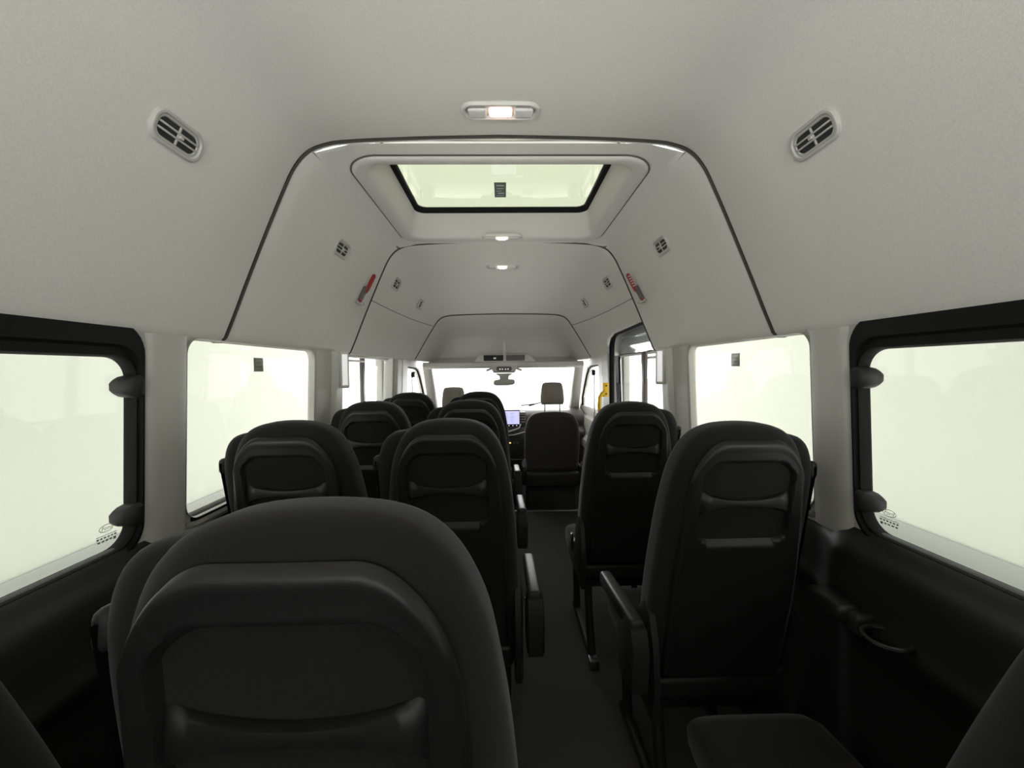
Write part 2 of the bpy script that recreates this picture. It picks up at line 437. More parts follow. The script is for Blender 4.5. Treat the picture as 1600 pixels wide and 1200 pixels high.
# pillar covers between the windows
def pillar(sg, y0, y1, z0, z1, bulge, m, name, r=.02):
    mb = MB(); rows = []
    for z in dense(z0, z1, 14):
        t = (z-z0)/(z1-z0); fl = .012*sm(.8, 1, t)
        row = []
        for k in range(17):
            u = k/16; e = min(u, 1-u)*(y1-y0)
            b = bulge*math.sqrt(max(0, 1-(1-min(1, e/r))**2))
            row.append((sg*(xw(z)-b+.003-(fl if b > 0 else 0)*0), y0-fl*(1-u)+(y1-y0+2*fl)*u*1.0 if False else y0+(y1-y0)*u, z))
        rows.append(row)
    mb.grid(rows); mb.ngon(rows[0]); mb.ngon(rows[-1])
    return struct(mb.build(name, m))
for sg in (-1, 1):
    pillar(sg, .978, 1.105, .875, 1.397, .014, M['trim'], 'pillar_trim', .045)
    pillar(sg, 1.838, 2.02, .875, 1.397, .006, M['trim'], 'pillar_trim', .03)
    pillar(sg, 2.015, 2.125, .60, 1.400, .024, M['ltrim'], 'pillar_trim', .02)
    s = 'left' if sg < 0 else 'right'
    t = empty('pillar_lamp', (sg*(.805), 2.085, 1.31), 'tall narrow white lamp strip on the %s pillar beside the sliding window' % s, 'lamp', 'pillar lamps')
    R3 = Matrix.Rotation(sg*math.radians(52), 3, 'Z')      # lens looks inwards and to the rear
    MB().box((0, 0, 0), (.030, .046, .185), .008, 3, R3).build('housing', M['ltrim'], t)
    MB().box(R3 @ Vector((-sg*.015, 0, 0)), (.006, .026, .155), .002, 2, R3).build('lens', M['strip'], t)

# ---- left B pillar and the front part of the left side
pillar(-1, 3.13, 3.34, .10, 1.46, .03, M['trim'], 'pillar_trim', .05)
pillar(-1, 3.34, 3.56, .10, 1.46, .02, M['ltrim'], 'pillar_trim', .03)
# ---- right: sliding door
door = empty('door_1'); struct(door)
XD = .885
dz0, dz1, dy0, dy1 = .06, 1.60, 2.06, 3.32
wy0, wy1, wz0, wz1 = 2.12, 3.14, .86, 1.405
def dx(z): return XD+(1.40-z)*.03
inner = rrect(wy0, wy1, wz0, wz1, .04, 8); ring1 = rrect(wy0-.05, wy1+.05, wz0-.05, wz1+.05, .06, 8); ring2 = rrect(wy0-.02, wy1+.02, wz0-.02, wz1+.02, .05, 8)
outer = box_ring(dy0, dy1, dz0, dz1, inner)
mb = MB(); mb.grid([[(dx(z)+.022, y, z) for y, z in inner], [(dx(z)+.008, y, z) for y, z in inner], [(dx(z)+.004, y, z) for y, z in ring2],
                    [(dx(z)-.012, y, z) for y, z in ring1], [(dx(z)-.014, y, z) for y, z in rrect(wy0-.055, wy1+.062, wz0-.055, wz1+.062, .06, 8)],
                    [(dx(z)-.002, y, z) for y, z in rrect(wy0-.058, wy1+.085, wz0-.058, wz1+.10, .07, 8)], [(dx(z), y, z) for y, z in outer]], True)
mb.build('door_panel', M['paint'], door)
mb = MB(); mb.grid([[(dx(z)+.008, y, z) for y, z in rrect(wy0-.004, wy1+.004, wz0-.004, wz1+.004, .04, 8)], [(dx(z)-.004, y, z) for y, z in rrect(wy0+.004, wy1-.004, wz0+.004, wz1-.004, .04, 8)],
                    [(dx(z)+.008, y, z) for y, z in rrect(wy0+.016, wy1-.016, wz0+.016, wz1-.016, .035, 8)]], True)
mb.build('window_seal', M['rubber'], door)
mb = MB(); mb.box((XD-.006, 2.54, (wz0+wz1)/2), (.024, .055, wz1-wz0), .005); mb.build('divider', M['grip'], door)
mb = MB(); mb.box((XD+.002, 2.57, wz1-.010), (.02, wy1-wy0, .016), .003); mb.box((XD+.002, 2.36, wz1-.040), (.014, .48, .014), .003); mb.build('slide_rail', M['ltrim'], door)
g = rrect(wy0-.01, wy1+.01, wz0-.01, wz1+.01, .04, 8); g1 = [(dx(z)+.016, y, z) for y, z in g]; g2 = [(dx(z)+.019, y, z) for y, z in g]
mb = MB(); mb.grid([g1, g2], True); mb.ngon(g1); mb.ngon(g2); mb.build('pane', M['g_clear'], door)
mb = MB(); mb.box((XD-.012, 2.66, 1.522), (.02, 1.0, .022), .006); mb.build('ridge', M['paint'], door)
mb = MB(); mb.tube([(XD-.004, 2.93, 1.50), (XD-.008, 2.93, 1.50)], .012, 14); mb.tube([(XD-.004, 2.90, 1.498), (XD-.008, 2.90, 1.498)], .010, 14); mb.build('plug', M['ltrim'], door)
mb = MB(); mb.box((XD-.02, 3.13, 1.06), (.05, .06, .26), .012); mb.build('lock_cover', M['dark'], door)
mb = MB(); mb.box((XD-.055, 3.13, 1.165), (.05, .05, .018), .006); mb.box((XD-.055, 3.13, .99), (.05, .05, .014), .006); mb.build('roller_bracket', M['steel'], door)
# black rubber around the sliding-door opening
path = [(.78, y, lerp_tab(DOORZ, y)-.004) for y in dense(2.26, 2.84, 6)]
path += [(.785, 2.93, 1.54), (.79, 2.99, 1.515), (.795, 3.03, 1.48), (.80, 3.055, 1.43), (.802, 3.065, 1.36)]+[(.802, 3.068, z) for z in (1.25, 1.1, .9, .6, .3, .05)]
path = [(sgx+.012, y, z) for sgx, y, z in path]
pp = [tuple(v) for v in crom(path, 3)]
struct(MB().tube(pp, .019, 10).build('trim_4', M['rubber']))
# right B pillar
pillar(1, 3.075, 3.36, .05, 1.47, .045, M['trim'], 'pillar_trim', .05)
pillar(1, 3.36, 3.56, .05, 1.46, .02, M['ltrim'], 'pillar_trim', .03)
# closing skins outside the sliding door / upper rails so that no daylight leaks
bxo('wall_right', (.955, 2.6, 1.64), (.05, 1.3, .22), M['trim'])
bxo('wall_right', (.945, 2.10, .72), (.05, .12, 1.5), M['trim'])
bxo('wall_left', (-.95, 1.1, 1.46), (.05, 4.2, .10), M['trim'])
bxo('wall_right', (.95, .55, 1.46), (.05, 3.1, .10), M['trim'])
bxo('wall_left', (-.95, 1.1, .42), (.05, 4.2, .90), M['dark'])
bxo('wall_right', (.95, .55, .42), (.05, 3.1, .90), M['dark'])
bxo('wall_left', (-.95, 3.35, .75), (.05, .42, 1.5), M['trim'])
bxo('wall_right', (.95, 3.35, .75), (.05, .42, 1.5), M['trim'])
bxo('wall_right', (.945, 1.0, 1.44), (.03, 2.0, .04), M['trim'])
bxo('floor', (0, 1.35, -.03), (1.92, 4.75, .06), M['floor'])
bxo('floor', (0, 4.3, -.13), (1.92, 1.4, .06), M['floor'])
mb = MB()
for sg in (-1, 1):
    op = [(x, -1.0, z) for x, z in rrect(.06 if sg > 0 else -.76, .76 if sg > 0 else -.06, 1.03, 1.70, .07, 8)]
    bo = [(x, -1.0, z) for x, z in box_ring(0 if sg > 0 else -.97, .97 if sg > 0 else 0, -.02, 2.08, [(p[0], p[2]) for p in op])]
    mb.grid([[(x, -1.05, z) for x, y, z in op], op, bo], True)
    wn = empty('window_%d' % (10 if sg < 0 else 11)); struct(wn)  # unseen rear-door windows, added to let the fill light in
    g1 = [(x, -1.045, z) for x, y, z in op]; g2 = [(x, -1.041, z) for x, y, z in op]
    m2 = MB(); m2.grid([g1, g2], True); m2.ngon(g1); m2.ngon(g2); m2.build('pane', M['g_clear'], wn)
    m2 = MB(); m2.grid([[(x, -1.0, z) for x, y, z in op], [(x*1.0, -.990, z) for x, y, z in op], [(cx+(x-cx)*1.06, -.990, 1.365+(z-1.365)*1.06) for x, y, z in op for cx in [sg*.41]], [(cx+(x-cx)*1.06, -1.0, 1.365+(z-1.365)*1.06) for x, y, z in op for cx in [sg*.41]]], True)
    m2.build('window_frame', M['dark'], wn)
struct(mb.build('wall_rear', M['dark']))
struct(MB().box((0, 3.715, .004), (1.5, .03, .014), .005).build('trim_5', M['steel']))
struct(MB().box((0, 3.72, -.05), (1.7, .02, .10), .004).build('trim_6', M['dark']))

# ================================================================== FRONT CAB SHELL
# windscreen, header beam, A pillars, front doors
ws = empty('window_7'); struct(ws)
def wpt(x, t): return (x, 4.12+.66*t-.10*(x/.75)**2, 1.335-.50*t)
mb = MB(); rows = [[wpt(-.84+1.68*k/16, t/8) for k in range(17)] for t in range(9)]; mb.grid(rows); mb.build('pane', M['g_clear'], ws)
mb = MB(); rows = []
for k in range(33):
    x = -.76+1.52*k/32; yb = -.09*(x/.75)**2
    rows.append([(x, 4.36, 1.44), (x, 4.15+yb, 1.345), (x, 4.06+yb, 1.318), (x, 3.985+yb, 1.322), (x, 3.965+yb, 1.336), (x, 3.962+yb, 1.352), (x, 3.970+yb, 1.372), (x, 3.985+yb, 1.380), (x, 4.36, 1.390), (x, 4.36, 1.44)])
mb.grid(rows); struct(mb.build('trim_7', M['ltrim']))
for sg in (-1, 1):
    # A pillar
    mb = MB(); rows = []
    for t in dense(0, 1, 10):
        c = Vector((sg*(.745+.055*t), 4.03+.66*t, 1.345-.53*t)); wd = .040+.012*t
        rows.append([c+Vector((sg*wd*a, .03*b-.025*a, .018*b)) for a, b in ((-1, -.4), (-.8, -1), (0, -1.2), (.8, -1), (1, -.4), (1.2, 1), (0, 1.3), (-1, 1))])
    mb.grid(rows, True); mb.ngon(rows[0]); mb.ngon(rows[-1]); struct(mb.build('pillar_trim', M['ltrim']))
    # front door: frame with a window and trim panel below
    d = empty('door_%d' % (2 if sg < 0 else 3)); struct(d)
    fz = lambda y: 1.36-max(0, y-4.05)*.80
    op = [(3.60, .93), (4.52, .90), (4.50, .99), (4.36, 1.11), (4.20, 1.235), (4.08, 1.305), (3.98, 1.325), (3.62, 1.335)]
    oo = [(3.50, .82), (4.75, .80), (4.72, .88), (4.42, 1.15), (4.25, 1.29), (4.12, 1.37), (3.98, 1.40), (3.52, 1.42)]
    def dd(p, ofs): return (sg*(.845+(1.40-p[1])*.05+ofs), p[0], p[1])
    mid = [(a[0]*.7+b[0]*.3, a[1]*.7+b[1]*.3) for a, b in zip(op, oo)]
    mb = MB(); mb.grid([[dd(p, .03) for p in op], [dd(p, .0) for p in op], [dd(p, -.012) for p in mid], [dd(p, .0) for p in oo]], True); mb.build('door_frame', M['ltrim'], d)
    mb = MB(); mid2 = [(a[0]*1.02-.02*4.0, a[1]) for a in op]
    mb.tube([dd(p, .004) for p in op[1:]]+[dd(op[0], .004)], .011, 8); mb.build('window_seal', M['rubber'], d)
    g1 = [dd(p, .02) for p in op]; g2 = [dd(p, .024) for p in op]
    mb = MB(); mb.grid([g1, g2], True); mb.ngon(g1); mb.ngon(g2); mb.build('pane', M['g_clear'], d)
    mb = MB(); mb.grid([[dd((y, z), o) for y in dense(3.5, 4.8, 8)] for z, o in ((.83, .01), (.80, -.03), (.74, -.04), (.62, -.03), (.58, -.07), (.50, -.07), (.42, -.02), (.0, 0), (-.15, 0))]); mb.build('door_trim', M['trim'] if sg > 0 else M['dark'], d)
    mb = MB(); mb.tube([dd((3.62, .90), -.02), dd((3.62, .90), -.045)], .018, 10); mb.build('lock_knob', M['chrome'], d)
    # seat belt hanging at the B pillar
    b = empty('seat_belt', (sg*.775, 3.50, 0), 'front seat belt hanging on the %s front pillar beside the front seat' % ('left' if sg < 0 else 'right'), 'seat belt', 'front seat belts')
    MB().box((0, 0, .98), (.004, .046, .62), .001).build('webbing', M['grip'], b)
    MB().box((-sg*.006, 0, 1.27), (.03, .06, .05), .01).build('anchor', M['dark'], b)
bxo('wall_front', (0, 4.95, .35), (1.9, .06, 1.0), M['dark'])
bxo('wall_front', (-.95, 4.4, .35), (.05, 1.4, .92), M['dark'])
bxo('wall_front', (.95, 4.4, .35), (.05, 1.4, .92), M['dark'])

# ================================================================== PASSENGER SEATS
def hw_z(z): return lerp_tab([(.40, .185), (.60, .196), (.80, .193), (.92, .186), (1.0, .180)], z)
LEAN = math.tan(math.radians(13))
def yback(z):        # rear face of the backrest; 0 at the top of the shell
    return (1.10-z)*LEAN
def back_outline():
    r = [(.198, .40), (.210, .50), (.213, .60), (.211, .70), (.205, .80), (.196, .90), (.186, .97), (.174, 1.03), (.157, 1.075), (.135, 1.110), (.106, 1.134), (.07, 1.147), (.03, 1.152), (0, 1.153)]
    pts = [tuple(v)[:2] for v in crom([(x, z, 0) for x, z in r], 3)]
    return pts+[(-x, z) for x, z in pts[::-1][1:]]
def pillow(outline, r_b, r_f, thick, ybase, zmid, xmid=0, flat=.0):
    """closed cushion solid: outline in x,z; rounded back and front edges"""
    n = len(outline)
    nrm = []
    for i in range(n):
        a, b = outline[i-1], outline[(i+1) % n]
        t = Vector((b[0]-a[0], b[1]-a[1])); t = t.normalized() if t.length > 1e-9 else Vector((1, 0)); nrm.append(Vector((t.y, -t.x)))
    cx = sum(p[0] for p in outline)/n; cz = sum(p[1] for p in outline)/n
    s = 1 if sum(nrm[i].x*(outline[i][0]-cx)+nrm[i].y*(outline[i][1]-cz) for i in range(n)) > 0 else -1
    prof = [(r_b*(1-math.sin(a)), r_b*(1-math.cos(a))) for a in [PI/2*k/7 for k in range(8)]]
    prof += [(r_f*(1-math.sin(a)), thick-r_f*(1-math.cos(a))) for a in [PI/2*(1-k/7) for k in range(8)]]
    prof[0:0] = []
    rows = []
    first, last = prof[0], prof[-1]
    def ring(ins, dep, sc=1.0):
        out = []
        for (x, z), nn in zip(outline, nrm):
            X, Z = x-s*nn.x*ins, z-s*nn.y*ins
            X = xmid+(X-xmid)*sc; Z = zmid+(Z-zmid)*sc
            out.append((X, ybase(Z)+dep, Z))
        return out
    inner = [ring(first[0], first[1]-flat*(1-sc), sc) for sc in (.02, .3, .6, .85)]
    rows = inner+[ring(i, d) for i, d in prof]+[ring(last[0], last[1]+flat*(1-sc), sc) for sc in (.85, .6, .3, .02)]
    mb = MB(); mb.grid(rows, True); mb.ngon(rows[0]); mb.ngon(rows[-1]); return mb
PZ0, PZ1 = .43, 1.116
def panel_mesh():
    NU, NV = 84, 130
    def W(z): return lerp_tab([(.43, .176), (.75, .172), (.95, .155), (1.10, .143)], z)
    def ztop(u):
        a = min(1, max(0, (abs(u)-.42)/.58)); return PZ1-.135*(1-math.sqrt(max(0, 1-a**2.0)))
    rows = []
    for j in range(NV+1):
        v = j/NV; row = []
        for i in range(NU+1):
            u = i/NU*2-1
            u = math.copysign(1-(1-abs(u))**1.7, u)
            zt = ztop(u); z = PZ0+(zt-PZ0)*(1-(1-v)**1.1)
            x = u*W(z)
            ex = (1-abs(u))*W(z); ez = zt-z; eb = z-PZ0
            e = min(ex, ez*.85, eb)
            h = .016*math.sqrt(max(0, 1-(1-min(1, e/.013))**2))
            # shell's raised rim then slightly lower field
            h -= .001*sm(.016, .026, min(ex, ez*.85))
            # pocket recess
            d = PZ1-z            # distance below the top of the shell
            cham = max(0, (abs(x)-.070))**2*14
            top = .050+cham
            inx = sm(.122, .112, abs(x)) ; iny = sm(top, top+.010, d)*sm(.284, .236, d)
            rc = inx*iny
            # rounded lower corners
            q = max(0, abs(x)-.095)/.027; q2 = max(0, d-.235)/.03
            rc *= 1-sm(.7, 1.0, math.hypot(q, q2)) if (q > 0 and q2 > 0) else 1
            depth = .018+.012*sm(.09, .142, d)*(1 if d < .150 else 1)
            hb = h-depth*rc
            row.append((x, -h+depth*rc+yback(z), z))
        rows.append(row)
    mb = MB(); mb.grid(rows)
    # back side of the sheet, tucked in the cushion
    return mb
def bar_mesh():
    # bow-tie shaped pull bar across the pocket, smiling lower lip
    mb = MB(); rows = []
    for k in range(33):
        t = k/32*2-1; x = t*.119
        zt = PZ1-(.150-.022*abs(t)**2.2); zb = PZ1-(.170+.020*abs(t)**3)
        y = yback((zt+zb)/2)
        prot = .013+.004*(1-abs(t)**2)-.008*sm(.9, 1, abs(t))
        zc_ = (zt+zb)/2; hh = (zt-zb)/2
        rows.append([(x, y+.018, zc_+hh*.7), (x, y-prot*.5, zc_+hh), (x, y-prot, zc_+hh*.75), (x, y-prot-.001, zc_), (x, y-prot+.001, zc_-hh*.75), (x, y-prot*.3, zc_-hh), (x, y+.018, zc_-hh*.8)])
    mb.grid(rows, True); mb.ngon(rows[0]); mb.ngon(rows[-1]); return mb
THICK = .145
def make_seat(sg):
    """sg = side on which the belt shoulder stands (-1 left, +1 right); the armrest is on the other side"""
    root = empty('passenger_seat')
    pillow(back_outline(), .055, .05, THICK, lambda z: yback(z), .80).build('backrest', M['fabric'], root, 60)
    sh = panel_mesh().build('back_shell', M['panel'], root, 50)
    bar_mesh().build('pull_bar', M['panel'], sh, 50)
    # belt shoulder: softer lobe in front of the backrest
    o = [(sg*x, z) for x, z in ((.232, .62), (.236, .80), (.236, .92), (.232, 1.00), (.222, 1.05), (.204, 1.088), (.178, 1.110), (.14, 1.118), (.10, 1.118), (.08, 1.05), (.08, .62))]
    o = [tuple(v)[:2] for v in crom([(x, z, 0) for x, z in o+o[:1]], 3)][:-1]
    pillow(o, .04, .035, .10, lambda z: yback(z)+.050, .85, sg*.16).build('belt_shoulder', M['fabric'], root, 60)
    # belt guide and webbing on the outside of the shoulder
    bt = empty_part('seat_belt', root)
    mb = MB(); mb.box((sg*.229, yback(1.02)+.085, 1.020), (.026, .044, .046), .012, 3); mb.build('belt_guide', M['dark'], bt)
    mb = MB(); mb.grid([[(sg*.228, yback(z)+.08+dy, z) for dy in (-.022, .022)] for z in dense(.60, 1.03, 8)]); mb.grid([[(sg*.2305, yback(z)+.08+dy, z) for dy in (-.022, .022)] for z in dense(.60, 1.03, 8)]); mb.build('webbing', M['rubber'], bt)
    mb = MB(); mb.box((sg*.233, yback(.93)+.085, .93), (.008, .034, .045), .004); mb.build('belt_tongue', M['chrome'], bt)
    # cushion
    yb = yback(.45)
    mb = MB(); rows = []
    for y, hwid, zt, zb in ((yb+.04, .19, .40, .37), (yb+.045, .200, .435, .35), (yb+.07, .206, .450, .345), (yb+.20, .214, .448, .34), (yb+.38, .218, .458, .335), (yb+.46, .216, .452, .335), (yb+.495, .208, .432, .34), (yb+.51, .20, .40, .36)):
        zm, hz = (zt+zb)/2, (zt-zb)/2; row = []
        for k in range(28):
            a = 2*PI*k/28; ca, sa = math.cos(a), math.sin(a)
            row.append((hwid*math.copysign(abs(ca)**.35, ca), y, zm+hz*math.copysign(abs(sa)**.45, sa)))
        rows.append(row)
    mb.grid(rows, True); mb.ngon(rows[0]); mb.ngon(rows[-1]); mb.build('seat_cushion', M['fabric'], root, 60)
    # hard lower rear of the seat back
    mb = MB(); mb.box((0, yback(.40)+.035, .385), (.39, .075, .075), .02, 3); mb.build('lower_cover', M['panel'], root)
    # recliner covers on both sides
    for s2 in (-1, 1):
        mb = MB(); rows = []
        for x in (0, .004, .022, .028):
            g_ = 1 if x in (.004, .022) else .9
            pts = [(-.03, .34), (.30, .35), (.33, .40), (.26, .455), (.11, .49), (.085, .60), (.045, .635), (-.005, .62), (-.035, .56), (-.05, .44)]
            cx, cz = .1, .45
            rows.append([(s2*(.195+x), yb*.9+cx+(p-cx)*g_, cz+(q-cz)*g_) for p, q in pts])
        mb.grid(rows, True); mb.ngon(rows[0]); mb.ngon(rows[-1]); mb.build('recliner_cover', M['dark'], root)
    # armrest on the aisle side
    s3 = -sg
    arm = MB().box((s3*.262, yback(.60)+.165, .585), (.044, .38, .046), .012, 3, Matrix.Rotation(math.radians(-6), 3, 'X')).build('armrest', M['dark'], root)
    mb = MB(); rows = []
    for x in (.234, .240, .284, .290):
        g_ = 1 if x in (.240, .284) else .86
        pts = [(-.035, .44), (.075, .43), (.10, .47), (.07, .57), (.03, .615), (-.03, .605), (-.05, .55)]
        rows.append([(s3*x, yb*.75+.02+(p-.02)*g_, .52+(q-.52)*g_) for p, q in pts])
    mb.grid(rows, True); mb.ngon(rows[0]); mb.ngon(rows[-1]); mb.build('armrest_pivot', M['dark'], root)
    mb = MB(); mb.box((s3*.225, yb+.16, .470), (.012, .03, .08), .003); mb.build('buckle_stalk', M['dark'], root)
    mb = MB(); mb.box((s3*.238, yb+.10, .505), (.006, .012, .05), .002); mb.build('recline_lever', M['chrome'], root)
    # legs
    for s2 in (-1, 1):
        mb = MB(); x = s2*.165
        for path in (((x, yb+.06, .35), (x, yb+.04, .20), (x, yb-.02, .04)), ((x, yb+.40, .35), (x, yb+.38, .20), (x, yb+.36, .04)), ((x, yb-.04, .03), (x, yb+.42, .03))):
            mb.tube(path, .019, 10)
        lg = mb.build('leg', M['dark'], root)
        mb = MB(); mb.box((x, yb-.055, .022), (.045, .05, .044), .008); mb.build('floor_anchor', M['anchor'], lg)
    mb = MB(); mb.box((0, yb+.24, .315), (.36, .38, .03), .008); mb.build('seat_pan', M['dark'], root)
    return root
def empty_part(name, parent):
    o = bpy.data.objects.new(name, None); C.objects.link(o); o.parent = parent; o.empty_display_size = .03; return o
seat_l = make_seat(-1); seat_r = make_seat(1)
used = {}
# x, y of the shell's top edge, height tweak, kind, label
K = .94
SEATS = [
    (-.206, .375, -1, 1, 'nearest black passenger seat seen from behind, filling the lower left'),
    (-.645, 1.19, -1, 0, 'black passenger seat by the second left window, behind the large nearest seat'),
    (-.170, 1.19, -1, 1, 'black passenger seat on the aisle directly ahead of the nearest seat'),
    (-.650, 1.98, -1, 0, 'black window seat beside the left sliding window, second from the rear'),
    (-.175, 1.98, -1, 1, 'aisle seat whose top shows above the second left aisle seat'),
    (-.645, 2.77, -1, 0, 'farthest left window seat, dark back beside the left front pillar'),
    (-.170, 2.77, -1, 1, 'farthest left aisle seat, nearest the dashboard screen'),
    (.632, 1.03, 1, 1, 'large black single seat right of the aisle, before the right rear window pillar'),
    (.565, 1.75, 1, 0, 'black single seat right of the aisle beside the sliding door'),
    (.605/K, .178/K, -1, 2, 'rear right passenger seat, its cushion and backrest edge at the bottom right corner'),
    (-.605/K, .195/K, -1, 2, 'rear left passenger seat, a sliver of backrest at the bottom left corner'),
]
placed = []
for x, y, k, arm, lab in SEATS:
    proto = seat_l if k < 0 else seat_r
    o = proto if k not in used else copy_tree(proto)
    used[k] = 1
    o.location = (x*K, y*K, 0); o.rotation_euler = (0, 0, 0); o.scale = (K, K, 1.008) if arm < 2 else (.75, 1.25, 1)
    placed.append((o, arm == 1 and y != .375))
    if arm == 2:
        for ch in [c for c in bpy.data.objects if c.parent == o and c.name.split('.')[0] in ('seat_belt', 'belt_shoulder')]:
            for g in [c for c in bpy.data.objects if c.parent == ch]: bpy.data.objects.remove(g, do_unlink=True)
            bpy.data.objects.remove(ch, do_unlink=True)
    if y == .375:      # the nearest backrest is set more upright
        o.scale = (1.01, .94, 1.021); o.rotation_euler.x = math.radians(-5); o.location.y -= .095
    tag(o, lab, 'seat', 'rows of black passenger seats')
for o, keep in placed:      # only some aisle seats have an armrest
    if not keep:
        for ch in [c for c in bpy.data.objects if c.parent == o and c.name.split('.')[0] in ('armrest', 'armrest_pivot')]:
            bpy.data.objects.remove(ch, do_unlink=True)

# ================================================================== FRONT SEATS
def make_front_seat():
    root = empty('front_seat')
    r = [(.235, .36), (.248, .50), (.252, .62), (.246, .74), (.232, .82), (.205, .872), (.165, .902), (.11, .915), (.05, .920), (0, .921)]
    pts = [tuple(v)[:2] for v in crom([(x, z, 0) for x, z in r], 3)]; o = pts+[(-x, z) for x, z in pts[::-1][1:]]
    pillow(o, .05, .05, .13, lambda z: (.92-z)*.16, .62, 0, .012).build('backrest', M['fabric2'], root, 60)
    h = [(.095, .985), (.105, 1.02), (.100, 1.10), (.088, 1.165), (.065, 1.182), (0, 1.186)]
    pts = [tuple(v)[:2] for v in crom([(x, z, 0) for x, z in h], 3)]; o = pts+[(-x, z) for x, z in pts[::-1][1:]]
    hr = pillow(o, .035, .035, .09, lambda z: .01, 1.08, 0, .008).build('headrest', M['glarecloth'], root, 60)
    for s in (-1, 1):
        MB().tube([(s*.068, .055, .88), (s*.068, .055, 1.0)], .006, 10).build('headrest_post', M['chrome'], hr)
    mb = MB(); rows = []
    for y, hwid, zt, zb in ((.10, .20, .36, .26), (.11, .24, .40, .22), (.2, .25, .41, .22), (.5, .255, .42, .22), (.58, .24, .40, .23), (.60, .21, .37, .26)):
        zm, hz = (zt+zb)/2, (zt-zb)/2
        rows.append([(hwid*math.copysign(abs(math.cos(a))**.35, math.cos(a)), y, zm+hz*math.copysign(abs(math.sin(a))**.45, math.sin(a))) for a in [2*PI*k/28 for k in range(28)]])
    mb.grid(rows, True); mb.ngon(rows[0]); mb.ngon(rows[-1]); mb.build('seat_cushion', M['fabric2'], root, 60)
    MB().box((0, .35, .06), (.44, .48, .36), .02).build('pedestal', M['dark'], root)
    MB().box((0, .075, .305), (.50, .09, .14), .03, 3).build('lower_cover', M['dark'], root)
    for s in (-1, 1):
        MB().box((s*.258, .20, .36), (.03, .26, .12), .012).build('side_cover', M['dark'], root)
    MB().tube([(-.20, .055, .245), (.20, .055, .245)], .007, 8).build('adjuster_bar', M['steel'], root)
    return root
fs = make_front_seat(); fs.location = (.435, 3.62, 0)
tag(fs, 'dark front passenger seat with raised glare-lightened headrest, right of the dashboard screen', 'seat', 'front seats')
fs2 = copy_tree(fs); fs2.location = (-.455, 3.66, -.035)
tag(fs2, 'front driver seat, only its glare-lightened headrest showing above the left aisle seats', 'seat', 'front seats')

# ================================================================== DASHBOARD
dash = empty('dashboard', (0, 0, 0), 'dark grey dashboard across the front of the cab under the windscreen', 'dashboard')
prof = [(4.86, .86), (4.70, .872), (4.52, .866), (4.42, .850), (4.36, .82), (4.34, .76), (4.36, .70), (4.30, .66), (4.29, .62), (4.33, .58), (4.38, .45), (4.45, .30)]
prof = [tuple(v)[:2] for v in crom([(y, z, 0) for y, z in prof], 3)]
mb = MB(); mb.grid([[(x, y-.06*(x/.8)**2, z) for y, z in prof] for x in dense(-.84, .84, 24)]); mb.build('dash_body', M['grip'], dash)
mb = MB(); rows = []
for z, y, hw_ in ((.70, 4.24, .20), (.66, 4.20, .21), (.56, 4.16, .20), (.40, 4.16, .19), (.10, 4.18, .18), (-.10, 4.2, .18)):
    rows.append([(x, yy, z) for x, yy in ((-hw_, 4.45), (-hw_, y+.03), (-hw_+.03, y), (hw_-.03, y), (hw_, y+.03), (hw_, 4.45))])
mb.grid(rows); mb.ngon(rows[0]); mb.build('centre_stack', M['dark'], dash)
MB().box((.06, 4.152, .385), (.26, .008, .006), .002).build('seam_strip', M['steel'], dash)
mb = MB(); mb.tube([(.0, 4.15, .672), (.05, 4.15, .672), (.10, 4.17, .685), (.155, 4.20, .70), (.17, 4.22, .74)], .008, 8); mb.tube([(.02, 4.14, .635), (.10, 4.14, .640), (.16, 4.17, .650), (.22, 4.25, .655)], .006, 8); mb.build('trim_strip', M['vent'], dash)
mb = MB(); mb.box((.190, 4.30, .792), (.075, .06, .13), .01); vt = mb.build('air_outlet', M['grip'], dash)
mb = MB()
for k in range(4): mb.box((.190, 4.265, .755+k*.027), (.066, .012, .006), .002)
mb.build('slat', M['vent'], vt)
MB().box((.055, 4.158, .555), (.022, .006, .012), .002).build('amber_light', M['amber'], dash)
for x in (.10, .135): MB().tube([(x, 4.155, .555), (x, 4.148, .555)], .010, 12).build('socket', M['grip'], dash)
sc = empty('touch_screen', (.03, 4.235, .80), 'lit lavender touch screen standing on the dashboard', 'screen')
MB().box((0, .012, -.004), (.27, .02, .175), .008).build('bezel', M['dark'], sc)
MB().box((0, .0005, .005), (.256, .004, .136), .001).build('display', M['screen'], sc)
mb = MB()
for c_ in (0, 1):
    for k in range(7):
        mb.box((-.012+.065*c_, -.002, .052-.016*k), (.045 if (k*3+c_) % 4 else .03, .001, .005), 0)
mb.build('display_text', M['screentext'], sc)
mb = MB()
for k in range(4): mb.tube([(-.02+.04*k, .002, -.078), (-.02+.04*k, -.002, -.078)], .005, 10)
mb.build('button', M['ledmark'], sc)
wh = empty('steering_wheel', (-.45, 4.12, .78), 'black steering wheel in front of the driver seat', 'steering wheel')
R_ = Matrix.Rotation(math.radians(-62), 3, 'X')
mb = MB(); mb.tube([R_ @ Vector((.185*math.cos(a), .185*math.sin(a), 0)) for a in [2*PI*k/40 for k in range(41)]], .016, 10, False); mb.build('rim', M['dark'], wh)
MB().box((0, .01, 0), (.14, .05, .11), .02).build('hub', M['dark'], wh)
for s in (-1, 1): MB().box((s*.12, .005, 0), (.12, .02, .035), .008).build('spoke', M['dark'], wh)
wp = empty('windscreen_wiper', (.34, 4.70, .90), 'black wiper arm lying across the lower right windscreen outside', 'wiper')
MB().tube([(-.14, .06, -.015), (.02, .055, .0), (.24, .02, .055)], .006, 6).build('blade', M['rubber'], wp)
MB().tube([(-.05, .06, -.02), (.02, .055, .0)], .009, 6).build('arm', M['rubber'], wp)

